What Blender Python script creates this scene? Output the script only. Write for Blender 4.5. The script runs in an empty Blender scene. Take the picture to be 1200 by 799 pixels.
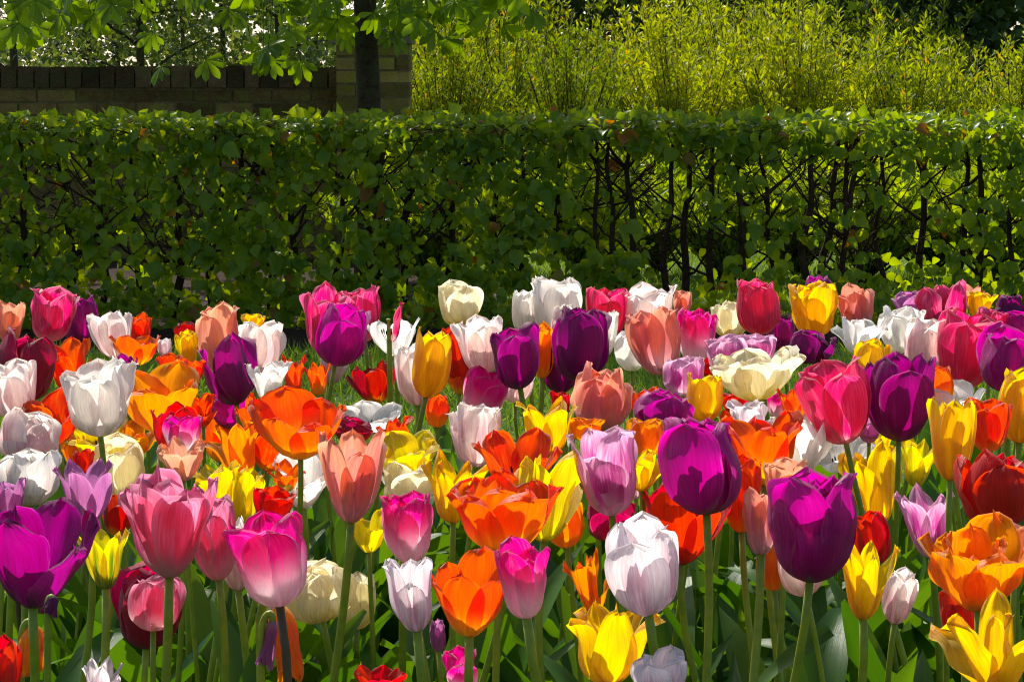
import bpy, math, random
import numpy as np
from mathutils import Vector, Matrix

# ------------------------------------------------------------------ camera, sky, sun, exposure
sc = bpy.context.scene
COL = sc.collection
F, CX, CY = 3000.0, 600.0, 399.5          # focal length and centre in photo pixels (1200 x 799)
EYE = 0.90
PITCH = math.atan((CY - 95.0) / F)
cam_d = bpy.data.cameras.new("camera")
cam = bpy.data.objects.new("camera", cam_d)
COL.objects.link(cam)
cam.location = (0, 0, EYE)
cam.rotation_euler = (math.radians(90) - PITCH, 0, 0)
cam_d.sensor_width = 36.0
cam_d.lens = 36.0 * F / 1200.0
cam_d.clip_start, cam_d.clip_end = 0.05, 2000
sc.camera = cam
SUN_AZ, SUN_EL = math.radians(-20), math.radians(48)
world = bpy.data.worlds.new("World")
sc.world = world
world.use_nodes = True
wn = world.node_tree
sky = wn.nodes.new("ShaderNodeTexSky")
sky.sky_type = 'NISHITA'
sky.sun_disc = False
sky.air_density, sky.dust_density, sky.ozone_density = 0.6, 2.0, 0.2
sky.sun_elevation, sky.sun_rotation = SUN_EL, SUN_AZ
wn.links.new(sky.outputs[0], wn.nodes["Background"].inputs[0])
wn.nodes["Background"].inputs[1].default_value = 0.15
S = Vector((math.sin(SUN_AZ) * math.cos(SUN_EL), math.cos(SUN_AZ) * math.cos(SUN_EL), math.sin(SUN_EL)))
sun_d = bpy.data.lights.new("sun", 'SUN')
sun_d.energy, sun_d.angle, sun_d.color = 4.5, math.radians(0.5), (1.0, 0.94, 0.84)
sun = bpy.data.objects.new("sun", sun_d)
sun.rotation_euler = (-S).to_track_quat('-Z', 'Y').to_euler()
COL.objects.link(sun)
vs = sc.view_settings
vs.view_transform, vs.look, vs.gamma, vs.use_curve_mapping = 'Standard', 'None', 1.0, False
vs.exposure = 0.35
sc.cycles.use_denoising = True
sc.cycles.filter_width = 1.1
sc.cycles.diffuse_bounces = 6
sc.cycles.max_bounces = 10

rng = np.random.default_rng(11)
random.seed(11)
cp, sp = math.cos(PITCH), math.sin(PITCH)


def at(px, py, Y):
    """World point that shows at photo pixel (px, py) at forward distance Y."""
    a, b = (px - CX) / F, (py - CY) / F          # right, down per unit of depth
    dy, dz = cp - b * sp, -sp - b * cp
    k = Y / dy
    return Vector((a * k, Y, EYE + dz * k))


def lin(h):
    h = h.lstrip('#')
    c = [int(h[i:i + 2], 16) / 255 for i in (0, 2, 4)]
    return tuple(((x / 12.92) if x < 0.04045 else ((x + 0.055) / 1.055) ** 2.4) for x in c) + (1.0,)


# ------------------------------------------------------------------ helpers
def tag(o, label=None, cat=None, group=None, kind=None):
    if label: o['label'] = label
    if cat: o['category'] = cat
    if group: o['group'] = group
    if kind: o['kind'] = kind
    return o


def empty(name, loc, label, cat, group=None):
    o = bpy.data.objects.new(name, None)
    o.empty_display_size = 0.05
    COL.objects.link(o)
    o.location = loc
    return tag(o, label, cat, group)


def mesh_obj(name, verts, faces, mat, parent=None, smooth=True, uv=None):
    """faces: (n,3) or (n,4) int array; uv: per-vertex (nv,2)."""
    v = np.asarray(verts, np.float32)
    f = np.asarray(faces, np.int32)
    n, k = f.shape
    me = bpy.data.meshes.new(name)
    me.vertices.add(len(v)); me.vertices.foreach_set("co", v.ravel())
    me.loops.add(n * k); me.loops.foreach_set("vertex_index", f.ravel())
    me.polygons.add(n)
    me.polygons.foreach_set("loop_start", np.arange(0, n * k, k, dtype=np.int32))
    me.polygons.foreach_set("loop_total", np.full(n, k, np.int32))
    me.polygons.foreach_set("use_smooth", np.full(n, smooth, bool))
    if uv is not None:
        l = me.uv_layers.new(name="UVMap")
        l.data.foreach_set("uv", np.asarray(uv, np.float32)[f.ravel()].ravel())
    me.update(calc_edges=True)
    me.materials.append(mat)
    o = bpy.data.objects.new(name, me)
    COL.objects.link(o)
    if parent:
        o.parent = parent
    return o


class MB:
    """Collects quads."""
    def __init__(s): s.v, s.f, s.n = [], [], 0

    def add(s, v, f):
        v = np.asarray(v, float).reshape(-1, 3)
        s.v.append(v); s.f.append(np.asarray(f, int) + s.n); s.n += len(v)

    def box(s, x0, x1, y0, y1, z0, z1):
        v = [(x, y, z) for z in (z0, z1) for x, y in ((x0, y0), (x1, y0), (x1, y1), (x0, y1))]
        s.add(v, [(3, 2, 1, 0), (4, 5, 6, 7), (0, 1, 5, 4), (1, 2, 6, 5), (2, 3, 7, 6), (3, 0, 4, 7)])

    def tube(s, pts, rad, seg=8):
        pts = np.asarray(pts, float); n = len(pts)
        rad = np.broadcast_to(np.asarray(rad, float), (n,))
        t = np.gradient(pts, axis=0); t /= np.linalg.norm(t, axis=1)[:, None] + 1e-9
        ref = np.array([0.31, 0.87, 0.38])
        a = np.cross(t, ref); a /= np.linalg.norm(a, axis=1)[:, None] + 1e-9
        b = np.cross(t, a)
        th = np.arange(seg) * 2 * np.pi / seg
        ring = pts[:, None] + rad[:, None, None] * (np.cos(th)[None, :, None] * a[:, None] + np.sin(th)[None, :, None] * b[:, None])
        v = np.concatenate([ring.reshape(-1, 3), pts[:1], pts[-1:]])
        f = []
        for i in range(n - 1):
            for j in range(seg):
                k = (j + 1) % seg
                f.append((i * seg + j, i * seg + k, (i + 1) * seg + k, (i + 1) * seg + j))
        e = n * seg
        for j in range(0, seg, 2):
            f.append((j, e, (j + 2) % seg, (j + 1) % seg))
            o = (n - 1) * seg
            f.append((o + j, o + (j + 1) % seg, o + (j + 2) % seg, e + 1))
        s.add(v, f)

    def build(s, name, mat, parent=None, smooth=False):
        return mesh_obj(name, np.concatenate(s.v), np.concatenate(s.f), mat, parent, smooth)


def leaf_template(outline, fold=0.25, droop=0.25):
    """outline: (t, half width) pairs from base to tip; unit length along +Y, normal +Z; two quads per step."""
    v, f = [], []
    for t, w in outline:
        z = -droop * t * t
        v += [(-w, t, z + fold * w), (0, t, z), (w, t, z + fold * w)]
    for i in range(len(outline) - 1):
        a = i * 3
        f += [(a, a + 1, a + 4, a + 3), (a + 1, a + 2, a + 5, a + 4)]
    return np.array(v, float), np.array(f, int)


def frames(y, nrm):
    """(N,3) leaf axis and rough normal -> (N,3,3) matrices with columns x,y,z."""
    y = y / (np.linalg.norm(y, axis=1)[:, None] + 1e-9)
    x = np.cross(y, nrm); x /= np.linalg.norm(x, axis=1)[:, None] + 1e-9
    z = np.cross(x, y)
    return np.stack([x, y, z], axis=2)


def scatter(tmpl, M, pos, size):
    v, f = tmpl
    N = len(pos)
    P = np.einsum('nij,kj->nki', M, v) * np.asarray(size).reshape(-1, 1, 1) + pos[:, None]
    FF = f[None] + (np.arange(N) * len(v))[:, None, None]
    return P.reshape(-1, 3), FF.reshape(-1, 4)


def unit(a): return a / (np.linalg.norm(a, axis=-1, keepdims=True) + 1e-9)


# ------------------------------------------------------------------ materials
def new_mat(name):
    m = bpy.data.materials.new(name); m.use_nodes = True
    nt = m.node_tree; nt.nodes.clear()
    return m, nt, nt.nodes, nt.links


def mth(nt, op, a, b=None, c=None, clamp=False):
    n = nt.nodes.new("ShaderNodeMath"); n.operation = op; n.use_clamp = clamp
    for i, x in enumerate((a, b, c)):
        if x is None: continue
        if isinstance(x, (int, float)): n.inputs[i].default_value = x
        else: nt.links.new(x, n.inputs[i])
    return n.outputs[0]


def mixc(nt, fac, a, b, mode='MIX'):
    n = nt.nodes.new("ShaderNodeMix"); n.data_type = 'RGBA'; n.blend_type = mode
    for i, x in ((0, fac), (6, a), (7, b)):
        if isinstance(x, (int, float)): n.inputs[i].default_value = x
        elif isinstance(x, tuple): n.inputs[i].default_value = x
        else: nt.links.new(x, n.inputs[i])
    return n.outputs[2]


def smooth(nt, x, lo, hi):
    n = nt.nodes.new("ShaderNodeMapRange"); n.interpolation_type = 'SMOOTHSTEP'
    n.inputs[1].default_value, n.inputs[2].default_value = lo, hi
    nt.links.new(x, n.inputs[0])
    return n.outputs[0]


def noise(nt, vec, scale, detail=3, rough=0.6):
    n = nt.nodes.new("ShaderNodeTexNoise")
    n.inputs["Scale"].default_value, n.inputs["Detail"].default_value, n.inputs["Roughness"].default_value = scale, detail, rough
    if vec is not None: nt.links.new(vec, n.inputs["Vector"])
    return n.outputs[0]


def thin(nt, col, tcol, trans, rough, spec, bump=None, sheen=0.0):
    """Thin plant tissue: reflecting face plus light passing through it."""
    p = nt.nodes.new("ShaderNodeBsdfPrincipled")
    p.inputs["Roughness"].default_value = rough
    p.inputs["Specular IOR Level"].default_value = spec
    nt.links.new(col, p.inputs["Base Color"])
    p.inputs["Sheen Weight"].default_value = sheen
    p.inputs["Sheen Roughness"].default_value = 0.4
    t = nt.nodes.new("ShaderNodeBsdfTranslucent")
    nt.links.new(tcol, t.inputs[0])
    mx = nt.nodes.new("ShaderNodeMixShader"); mx.inputs[0].default_value = trans
    nt.links.new(p.outputs[0], mx.inputs[1]); nt.links.new(t.outputs[0], mx.inputs[2])
    if bump is not None:
        b = nt.nodes.new("ShaderNodeBump"); b.inputs["Strength"].default_value = bump[1]; b.inputs["Distance"].default_value = bump[2]
        nt.links.new(bump[0], b.inputs["Height"])
        nt.links.new(b.outputs[0], p.inputs["Normal"])
    o = nt.nodes.new("ShaderNodeOutputMaterial")
    nt.links.new(mx.outputs[0], o.inputs[0])


def petal_mat(name, main, base, edge, bpos=0.3, ew=0.55, mid=None, midw=0.3, trans=0.6, rough=0.46, flame=0.35):
    m, nt, N, L = new_mat(name)
    uvn = N.new("ShaderNodeUVMap")
    sep = N.new("ShaderNodeSeparateXYZ"); L.new(uvn.outputs[0], sep.inputs[0])
    u = mth(nt, 'ABSOLUTE', mth(nt, 'MULTIPLY_ADD', sep.outputs[0], 2.0, -1.0))
    oi = N.new("ShaderNodeObjectInfo")
    com = N.new("ShaderNodeCombineXYZ")
    L.new(mth(nt, 'MULTIPLY', sep.outputs[0], 14.0), com.inputs[0])
    L.new(mth(nt, 'MULTIPLY', sep.outputs[1], 1.3), com.inputs[1])
    L.new(mth(nt, 'MULTIPLY', oi.outputs["Random"], 50.0), com.inputs[2])
    vein = noise(nt, com.outputs[0], 2.2, 4, 0.65)
    com2 = N.new("ShaderNodeCombineXYZ")
    L.new(mth(nt, 'MULTIPLY', sep.outputs[0], 3.0), com2.inputs[0])
    L.new(mth(nt, 'MULTIPLY', sep.outputs[1], 2.0), com2.inputs[1])
    L.new(mth(nt, 'MULTIPLY', oi.outputs["Random"], 31.0), com2.inputs[2])
    blot = noise(nt, com2.outputs[0], 1.4, 2, 0.5)
    c = lin(main)
    if mid:
        f = mth(nt, 'MULTIPLY', mth(nt, 'SUBTRACT', 1.0, smooth(nt, mth(nt, 'ADD', u, mth(nt, 'MULTIPLY', vein, 0.3)), midw, midw + 0.35)),
                mth(nt, 'SUBTRACT', 1.0, smooth(nt, sep.outputs[1], 0.55, 0.95)))
        c = mixc(nt, f, c, lin(mid))
    ue = mth(nt, 'ADD', mth(nt, 'MAXIMUM', u, mth(nt, 'MULTIPLY_ADD', sep.outputs[1], 1.6, -0.66)), mth(nt, 'MULTIPLY_ADD', vein, 0.5, -0.25))
    c = mixc(nt, mth(nt, 'MULTIPLY', smooth(nt, ue, ew, 1.08), 0.85), c, lin(edge))
    vb = mth(nt, 'ADD', sep.outputs[1], mth(nt, 'MULTIPLY_ADD', vein, 0.34, -0.17))
    vb = mth(nt, 'ADD', vb, mth(nt, 'MULTIPLY_ADD', u, -0.12, 0.03))
    c = mixc(nt, smooth(nt, vb, bpos * 0.35, bpos * 1.5), lin(base), c)
    fl = mth(nt, 'MULTIPLY', smooth(nt, mth(nt, 'MULTIPLY_ADD', vein, 0.55, mth(nt, 'MULTIPLY', blot, 0.5)), 0.5, 0.66), flame)
    c = mixc(nt, fl, c, lin(edge))
    val = mth(nt, 'MULTIPLY', mth(nt, 'MULTIPLY_ADD', vein, 0.85, 0.6), mth(nt, 'MULTIPLY_ADD', blot, 0.3, 0.85))
    age = mth(nt, 'MULTIPLY', smooth(nt, mth(nt, 'ADD', ue, mth(nt, 'MULTIPLY', blot, 0.6)), 1.25, 1.42), 0.5)
    c = mixc(nt, age, c, lin('#a07850'))
    hsv = N.new("ShaderNodeHueSaturation")
    L.new(c, hsv.inputs["Color"]); L.new(val, hsv.inputs["Value"])
    L.new(mth(nt, 'MULTIPLY_ADD', oi.outputs["Random"], 0.016, 0.492), hsv.inputs["Hue"])
    h2 = N.new("ShaderNodeHueSaturation")
    L.new(hsv.outputs[0], h2.inputs["Color"])
    h2.inputs["Saturation"].default_value = 1.08
    h2.inputs["Value"].default_value = 1.12
    thin(nt, hsv.outputs[0], h2.outputs[0], trans, rough, 0.5, (vein, 0.9, 0.0022), 0.3)
    return m


def leaf_mat(name, c1, c2, trans=0.45, rough=0.4, spec=0.45, warm=None, streak=False, tgain=None, hue=0.47):
    m, nt, N, L = new_mat(name)
    g = N.new("ShaderNodeNewGeometry")
    rnd = g.outputs["Random Per Island"]
    tc = N.new("ShaderNodeTexCoord")
    nz = noise(nt, tc.outputs["Object"], 9.0, 2)
    c = mixc(nt, mth(nt, 'MULTIPLY_ADD', rnd, 0.75, mth(nt, 'MULTIPLY_ADD', nz, 0.6, -0.2), True), lin(c1), lin(c2))
    oi = N.new("ShaderNodeObjectInfo")
    hv = N.new("ShaderNodeHueSaturation"); L.new(c, hv.inputs["Color"])
    L.new(mth(nt, 'MULTIPLY_ADD', oi.outputs["Random"], 0.5, 0.75), hv.inputs["Value"])
    L.new(mth(nt, 'MULTIPLY_ADD', oi.outputs["Random"], -0.03, 0.515), hv.inputs["Hue"])
    c = hv.outputs[0]
    if warm:
        c = mixc(nt, smooth(nt, rnd, 0.965, 0.985), c, lin(warm))
    bump = None
    if streak:
        uvn = N.new("ShaderNodeUVMap")
        mp = N.new("ShaderNodeMapping"); mp.inputs["Scale"].default_value = (26, 1.2, 1)
        L.new(uvn.outputs[0], mp.inputs[0])
        st = noise(nt, mp.outputs[0], 2.0, 3)
        hs = N.new("ShaderNodeHueSaturation"); L.new(c, hs.inputs["Color"])
        L.new(mth(nt, 'MULTIPLY_ADD', st, 0.7, 0.65), hs.inputs["Value"])
        c = hs.outputs[0]; bump = (st, 0.4, 0.001)
    t = N.new("ShaderNodeHueSaturation"); L.new(c, t.inputs["Color"])
    t.inputs["Hue"].default_value = hue; t.inputs["Saturation"].default_value = 1.1
    t.inputs["Value"].default_value = tgain or 1.5
    thin(nt, c, t.outputs[0], trans, rough, spec, bump)
    return m


def rough_mat(name, c1, c2, scale=8.0, rough=0.85, bump=0.6, dist=0.01, c3=None, island=False, spec=0.2):
    m, nt, N, L = new_mat(name)
    tc = N.new("ShaderNodeTexCoord")
    a = noise(nt, tc.outputs["Object"], scale, 6, 0.65)
    b = noise(nt, tc.outputs["Object"], scale * 5.3, 4, 0.7)
    f = smooth(nt, mth(nt, 'MULTIPLY_ADD', b, 0.4, mth(nt, 'MULTIPLY', a, 0.6)), 0.35, 0.66)
    c = mixc(nt, f, lin(c1), lin(c2))
    if c3:
        d = noise(nt, tc.outputs["Object"], scale * 0.6, 5, 0.7)
        c = mixc(nt, smooth(nt, d, 0.46, 0.62), c, lin(c3))
    if island:
        g = N.new("ShaderNodeNewGeometry")
        hs = N.new("ShaderNodeHueSaturation"); L.new(c, hs.inputs["Color"])
        L.new(mth(nt, 'MULTIPLY_ADD', g.outputs["Random Per Island"], 0.8, 0.4), hs.inputs["Value"])
        c = hs.outputs[0]
    p = N.new("ShaderNodeBsdfPrincipled"); p.inputs["Roughness"].default_value = rough
    p.inputs["Specular IOR Level"].default_value = spec
    L.new(c, p.inputs["Base Color"])
    bm = N.new("ShaderNodeBump"); bm.inputs["Strength"].default_value = bump; bm.inputs["Distance"].default_value = dist
    L.new(b, bm.inputs["Height"]); L.new(bm.outputs[0], p.inputs["Normal"])
    o = N.new("ShaderNodeOutputMaterial"); L.new(p.outputs[0], o.inputs[0])
    return m


M_SOIL = rough_mat("soil", "#2a1d14", "#4a3624", 14, 0.95, 0.9, 0.03)
M_LAWN = rough_mat("lawn_ground", "#3c4a1c", "#56702a", 6, 0.95, 0.8, 0.02)
M_GRASS = leaf_mat("grass_blade", "#4c7a22", "#83a83e", 0.4, 0.45, 0.4)
M_BARK = rough_mat("bark", "#3a2e20", "#6c5a42", 30, 0.9, 1.0, 0.02, c3="#565a34")
M_TWIG = rough_mat("twig", "#2e2216", "#54402a", 30, 0.9, 0.7, 0.005)
M_BRICK = rough_mat("old_brick", "#7c6238", "#98804e", 14, 0.9, 0.9, 0.014, c3="#8a8840", island=True)
M_MOSSY = rough_mat("mossy_brick", "#98804a", "#b09a58", 14, 0.9, 0.9, 0.014, c3="#a0963c", island=True)
M_COPING = rough_mat("coping_brick", "#5e4a32", "#7e684a", 14, 0.9, 0.9, 0.014, c3="#64623a", island=True)
M_MORTAR = rough_mat("mortar", "#6c5e40", "#8a7c58", 20, 0.95, 0.7, 0.008)
M_STONE = rough_mat("cap_stone", "#7c745c", "#a09678", 12, 0.9, 0.8, 0.01, c3="#4c5030")
M_HEDGE = leaf_mat("hedge_leaf", "#5c8414", "#a8be34", 0.58, 0.34, 0.35, warm="#96722a")
M_CHESTNUT = leaf_mat("chestnut_leaf", "#2f5412", "#5e8c1e", 0.5, 0.4, 0.4, tgain=1.75)
M_SHRUB = leaf_mat("shrub_leaf", "#627a18", "#9caa28", 0.52, 0.5, 0.3, warm="#b0923a", hue=.485)
M_UNDER = leaf_mat("undergrowth_leaf", "#628a1c", "#a4b832", 0.55, 0.45, 0.4)
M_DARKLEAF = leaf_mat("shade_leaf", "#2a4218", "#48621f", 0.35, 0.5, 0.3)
M_WOODLEAF = leaf_mat("woodland_leaf", "#3e5626", "#687a34", 0.45, 0.5, 0.3)
M_TLEAF = leaf_mat("tulip_leaf", "#2e5a1a", "#4c7826", 0.44, 0.4, 0.35, streak=True, tgain=1.6)
M_STEM = rough_mat("tulip_stem", "#728a1c", "#98a626", 20, 0.45, 0.1, 0.002, spec=0.4)
M_DSTEM = rough_mat("dark_stem", "#4a5228", "#5c3c30", 20, 0.45, 0.1, 0.002, spec=0.4)
M_PISTIL = rough_mat("pistil", "#8a9a3a", "#a8b050", 40, 0.5, 0.1, 0.002)
M_ANTHER = rough_mat("anther", "#1c1420", "#2c2028", 60, 0.8, 0.3, 0.002)

PM = dict(
    purple=petal_mat("purple_petal", "#ac167e", "#9c6a88", "#c044a0", 0.12, 0.7),
    darkpurple=petal_mat("dark_purple_petal", "#9a1272", "#94607c", "#b04494", 0.12, 0.7),
    magenta=petal_mat("magenta_petal", "#c61694", "#b080a4", "#d648b0", 0.12, 0.75),
    vivid=petal_mat("vivid_magenta_petal", "#a40a7c", "#6c0c4c", "#a83c9c", 0.16, 0.85),
    hotpink=petal_mat("hot_pink_petal", "#ea1c92", "#fbf4f2", "#f684c0", 0.55, 0.86, flame=0.4),
    rose=petal_mat("rose_petal", "#e04484", "#f2c8cc", "#f292b2", 0.26, 0.7, flame=0.5),
    rosered=petal_mat("rose_red_petal", "#e64878", "#eeb4bc", "#f288a6", 0.18, 0.8),
    crimson=petal_mat("crimson_petal", "#b81648", "#a03050", "#cf4a74", 0.12, 0.85),
    red=petal_mat("red_petal", "#dc1712", "#b81410", "#ee3418", 0.1, 0.8),
    darkred=petal_mat("dark_red_petal", "#b81410", "#f4c020", "#c83410", 0.26, 0.8),
    orangered=petal_mat("orange_red_petal", "#f24410", "#f8b81c", "#fa7a24", 0.28, 0.75, flame=0.5),
    orange=petal_mat("orange_petal", "#f8600c", "#fcd83c", "#fb7c20", 0.42, 0.85),
    amber=petal_mat("amber_petal", "#f8950c", "#f8c81c", "#fbae28", 0.3, 0.8),
    yellow=petal_mat("yellow_petal", "#f8cc0a", "#eec010", "#fbdc28", 0.1, 0.8),
    lemon=petal_mat("lemon_petal", "#f6dc1e", "#d8d030", "#f8e84e", 0.2, 0.75, mid="#d8cc28"),
    viridi=petal_mat("green_streaked_petal", "#f2d81e", "#8ea02a", "#f6e03a", 0.2, 0.8, mid="#74922a", midw=0.22),
    salmon=petal_mat("salmon_petal", "#f0a088", "#dcb8c0", "#f6b498", 0.36, 0.75, mid="#e48e94"),
    peach=petal_mat("peach_petal", "#f2ae8c", "#e0bcb0", "#f6c4a4", 0.25, 0.75, mid="#e6a08a"),
    white=petal_mat("white_petal", "#f4f0ea", "#e8e6c8", "#f8f4f0", 0.14, 0.8),
    blush=petal_mat("blush_white_petal", "#f6e6e0", "#e6cac6", "#faf4ec", 0.3, 0.6, mid="#e8c0c4"),
    pearl=petal_mat("pearl_white_petal", "#ece6e0", "#dcd4cc", "#f4f0ea", 0.2, 0.7, mid="#dcd0cc"),
    lilacwhite=petal_mat("lilac_white_petal", "#f2e6e8", "#dcc6cc", "#f8f2f2", 0.3, 0.6, mid="#deb8c6"),
    lilac=petal_mat("lilac_pink_petal", "#d886b8", "#ecd8dc", "#f0cce0", 0.3, 0.45, mid="#c4509a", flame=0.7),
    mauve=petal_mat("mauve_petal", "#c076ac", "#d8b0c4", "#cf98c4", 0.25, 0.65),
    pink=petal_mat("pink_petal", "#ee7094", "#ecc8c8", "#dca8c4", 0.34, 0.6, flame=0.6),
    cream=petal_mat("cream_petal", "#f6ecc8", "#e8d898", "#f8f2dc", 0.3, 0.8),
)
# ------------------------------------------------------------------ ground
def ground(name, x0, x1, y0, y1, nx, ny, zf, mat):
    xs, ys = np.linspace(x0, x1, nx), np.linspace(y0, y1, ny)
    X, Y = np.meshgrid(xs, ys)
    Z = zf(X, Y)
    v = np.stack([X, Y, Z], -1).reshape(-1, 3)
    i = np.arange(nx * ny).reshape(ny, nx)
    f = np.stack([i[:-1, :-1], i[:-1, 1:], i[1:, 1:], i[1:, :-1]], -1).reshape(-1, 4)
    return tag(mesh_obj(name, v, f, mat), kind='structure')


def bed_z(x, y):
    d = np.minimum(np.minimum(y - 0.75, 3.95 - y), np.minimum(x + 1.5, 1.5 - x))
    e = np.clip(d / 0.2, 0, 1)
    return 0.06 * e * e * (3 - 2 * e) + 0.008 * np.sin(x * 37 + 3 * np.sin(y * 23)) * np.sin(y * 41) * e + 0.004


ground("lawn", -300, 300, -60, 500, 60, 60, lambda X, Y: 0 * X, M_LAWN)
ground("flower_bed", -1.5, 1.5, 0.75, 3.95, 120, 130, bed_z, M_SOIL)
ground("soil_shadow_strip", -4.2, 4.2, 8.35, 9.95, 120, 24, lambda X, Y: 0.004 + 0.008 * (1 + np.sin(X * 31 + 4 * np.sin(Y * 19)) * np.sin(Y * 37)) * np.sin(np.clip((Y - 8.35) / 1.6, 0, 1) * np.pi), M_SOIL)  # bare soil under the hedge; its front stands in for the hedge's cast shadow

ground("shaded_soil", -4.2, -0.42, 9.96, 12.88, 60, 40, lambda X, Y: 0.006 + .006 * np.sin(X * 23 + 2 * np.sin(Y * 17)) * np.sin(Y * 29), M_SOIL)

# grass blades on the lawn between bed and hedge
N = 64000
px = rng.uniform(-3.2, 3.2, N); py = 4.0 + 4.45 * rng.random(N) ** 0.85
px = np.concatenate([px, rng.uniform(-.4, 3.0, 16000)]); py = np.concatenate([py, rng.uniform(9.95, 14, 16000)]); N += 16000
ok = np.abs(px) < py * 0.3 + 0.5
px, py = px[ok], py[ok]; N = len(px)
bt = leaf_template([(0, .035), (.35, .04), (.75, .025), (1, .002)], 0.3, 0.35)
lean = rng.normal(0, 0.45, (N, 2))
M = frames(np.stack([lean[:, 0], lean[:, 1], np.ones(N)], 1), np.stack([rng.normal(0, 1, N), rng.normal(0, 1, N), np.zeros(N) + .1], 1))
v, f = scatter(bt, M, np.stack([px, py, np.zeros(N) - .002], 1), rng.uniform(.03, .065, N))
tag(mesh_obj("lawn_grass", v, f, M_GRASS), "short sunlit green lawn grass beyond the tulip bed on both sides of the hedge", "grass", kind='stuff')

# ------------------------------------------------------------------ brick wall and pillar behind the hedge
WY, WTOP = 13.05, 0.972
wx0, wx1 = -3.6, -0.862
wall = empty("brick_wall", (wx0, WY, 0), "low dark mossy brick wall with a brick on edge coping behind the hedge", "wall")
def local(o, p): return (p[0] - o.location.x, p[1] - o.location.y, p[2] - o.location.z)


def brick_mb(x0, x1, yf, yb, z0, z1, o, L=0.19, Hc=0.058, J=0.009, jit=0.005):
    mb = MB(); z = z1; r = 0
    while z > z0:
        zt = z; zb = max(z0, z - Hc)
        x = x0 - (L * 0.5 if r % 2 else 0)
        while x < x1:
            a, b = max(x, x0), min(x + L, x1)
            if b - a > 0.03:
                j = random.uniform(-jit, jit)
                mb.box(a - o.location.x + random.uniform(0, .003), b - o.location.x - random.uniform(0, .003), yf + j - o.location.y, yb + j * .5 - o.location.y,
                       zb - o.location.z + random.uniform(0, .003), zt - o.location.z - random.uniform(0, .003))
            x += L + J
        z -= Hc + J; r += 1
    return mb


brick_mb(wx0, wx1, WY, WY + 0.2, 0.0, WTOP - 0.118, wall).build("brickwork", M_BRICK, wall)
mb = MB(); mb.box(0.004, wx1 - wx0 - 0.004, 0.006, 0.186, 0, WTOP - 0.06); mb.build("mortar", M_MORTAR, wall)
mb = MB(); x = wx0
while x < wx1 - 0.05:
    w = random.uniform(.07, .092); t = random.uniform(-.006, .006)
    mb.box(x - wx0, min(x + w, wx1) - wx0, -0.018 + random.uniform(-.005, .005), 0.216, WTOP - 0.106, WTOP + t)
    x += w + 0.008
mb.build("coping", M_COPING, wall)
PX0, PX1 = at(394, 100, 12.9).x, at(480, 100, 12.9).x
PTOP = at(430, 52, 12.9).z
pil = empty("brick_pillar", ((PX0 + PX1) / 2, 12.9, 0), "square weathered brick gate pillar with stone cap at the end of the wall", "pillar")
mbp = brick_mb(PX0, PX1, 12.9, 13.28, 0, PTOP, pil); mbp.build("brickwork", M_MOSSY, pil)
mb = MB(); w = (PX1 - PX0) / 2; mb.box(-w + .005, w - .005, .005, .37, 0, PTOP - .004); mb.build("mortar", M_MORTAR, pil)
mb = MB(); mb.box(-w - .035, w + .012, -.03, .41, PTOP + .002, PTOP + .045); mb.box(-w - .01, w - .01, 0, .38, PTOP + .047, PTOP + .075); mb.build("cap", M_STONE, pil)

# ------------------------------------------------------------------ hedge
HY, HT, HH = 9.15, 0.5, 0.755
hedge = empty("clipped_hedge", (0, HY + HT / 2, 0), "long clipped leafy hedge with dark bare stems behind the tulip bed", "hedge")
ho = np.array(hedge.location)
hx = [-110, -40, 22, 85, 118, 165, 205, 250, 290, 320, 345, 395, 437, 470, 522, 570, 612, 645, 690, 716, 742, 780, 802, 835, 869, 905, 945, 965, 990, 1010, 1035, 1080, 1123, 1146, 1190, 1235, 1300]
for q in hx:
    Y = HY + 0.15 + random.uniform(-.06, .1)
    b = at(q, 300, Y); r0 = random.uniform(.012, .019)
    mb = MB(); z = np.linspace(0, HH - .05, 12)
    ph = random.uniform(0, 6); k = random.uniform(.005, .016)
    px = b.x + k * np.sin(z * 9 + ph) + k * .7 * np.sin(z * 21 + 2 * ph) + random.uniform(-.06, .06) * z; py = Y + k * np.cos(z * 7 + ph)
    P = np.stack([px, py, z], 1) - ho
    mb.tube(P, r0 * (1 - .6 * z / HH), 7)
    for s in range(random.randint(7, 11)):
        i = random.randint(3, 10); a = random.choice((-1, 1)); L = random.uniform(.1, .26)
        u = np.linspace(0, 1, 6)
        br = P[i] + np.stack([a * L * u, random.uniform(-.18, .18) * u, L * (random.uniform(.45, 1.5) * u + random.uniform(-.1, .5) * u * u)], 1)
        br += np.cumsum(rng.normal(0, .011, br.shape), 0) * (u[:, None] > 0)
        br[:, 2] = np.minimum(br[:, 2], HH - .03)
        mb.tube(br, r0 * random.uniform(.18, .42) * (1 - .7 * u), 5)
        for w_ in range(4):
            j = random.randint(2, 5); l2 = random.uniform(.05, .12); a2 = random.choice((-1, 1))
            tw = br[j] + np.stack([a2 * l2 * u, random.uniform(-.1, .1) * u, l2 * random.uniform(-.3, 1.1) * u], 1)
            tw[:, 2] = np.minimum(tw[:, 2], HH - .02)
            tw += np.cumsum(rng.normal(0, .005, tw.shape), 0) * (u[:, None] > 0)
            mb.tube(tw, .0022 * (1 - .6 * u), 4)
    mb.build("stem", M_TWIG, hedge, True)

HL = leaf_template([(0, .02), (.06, .2), (.14, .28), (.19, .38), (.28, .36), (.36, .45), (.46, .38), (.54, .4), (.64, .28), (.7, .29), (.8, .16), (.85, .14), (1, .006)], 0.42, 0.35)


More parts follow.
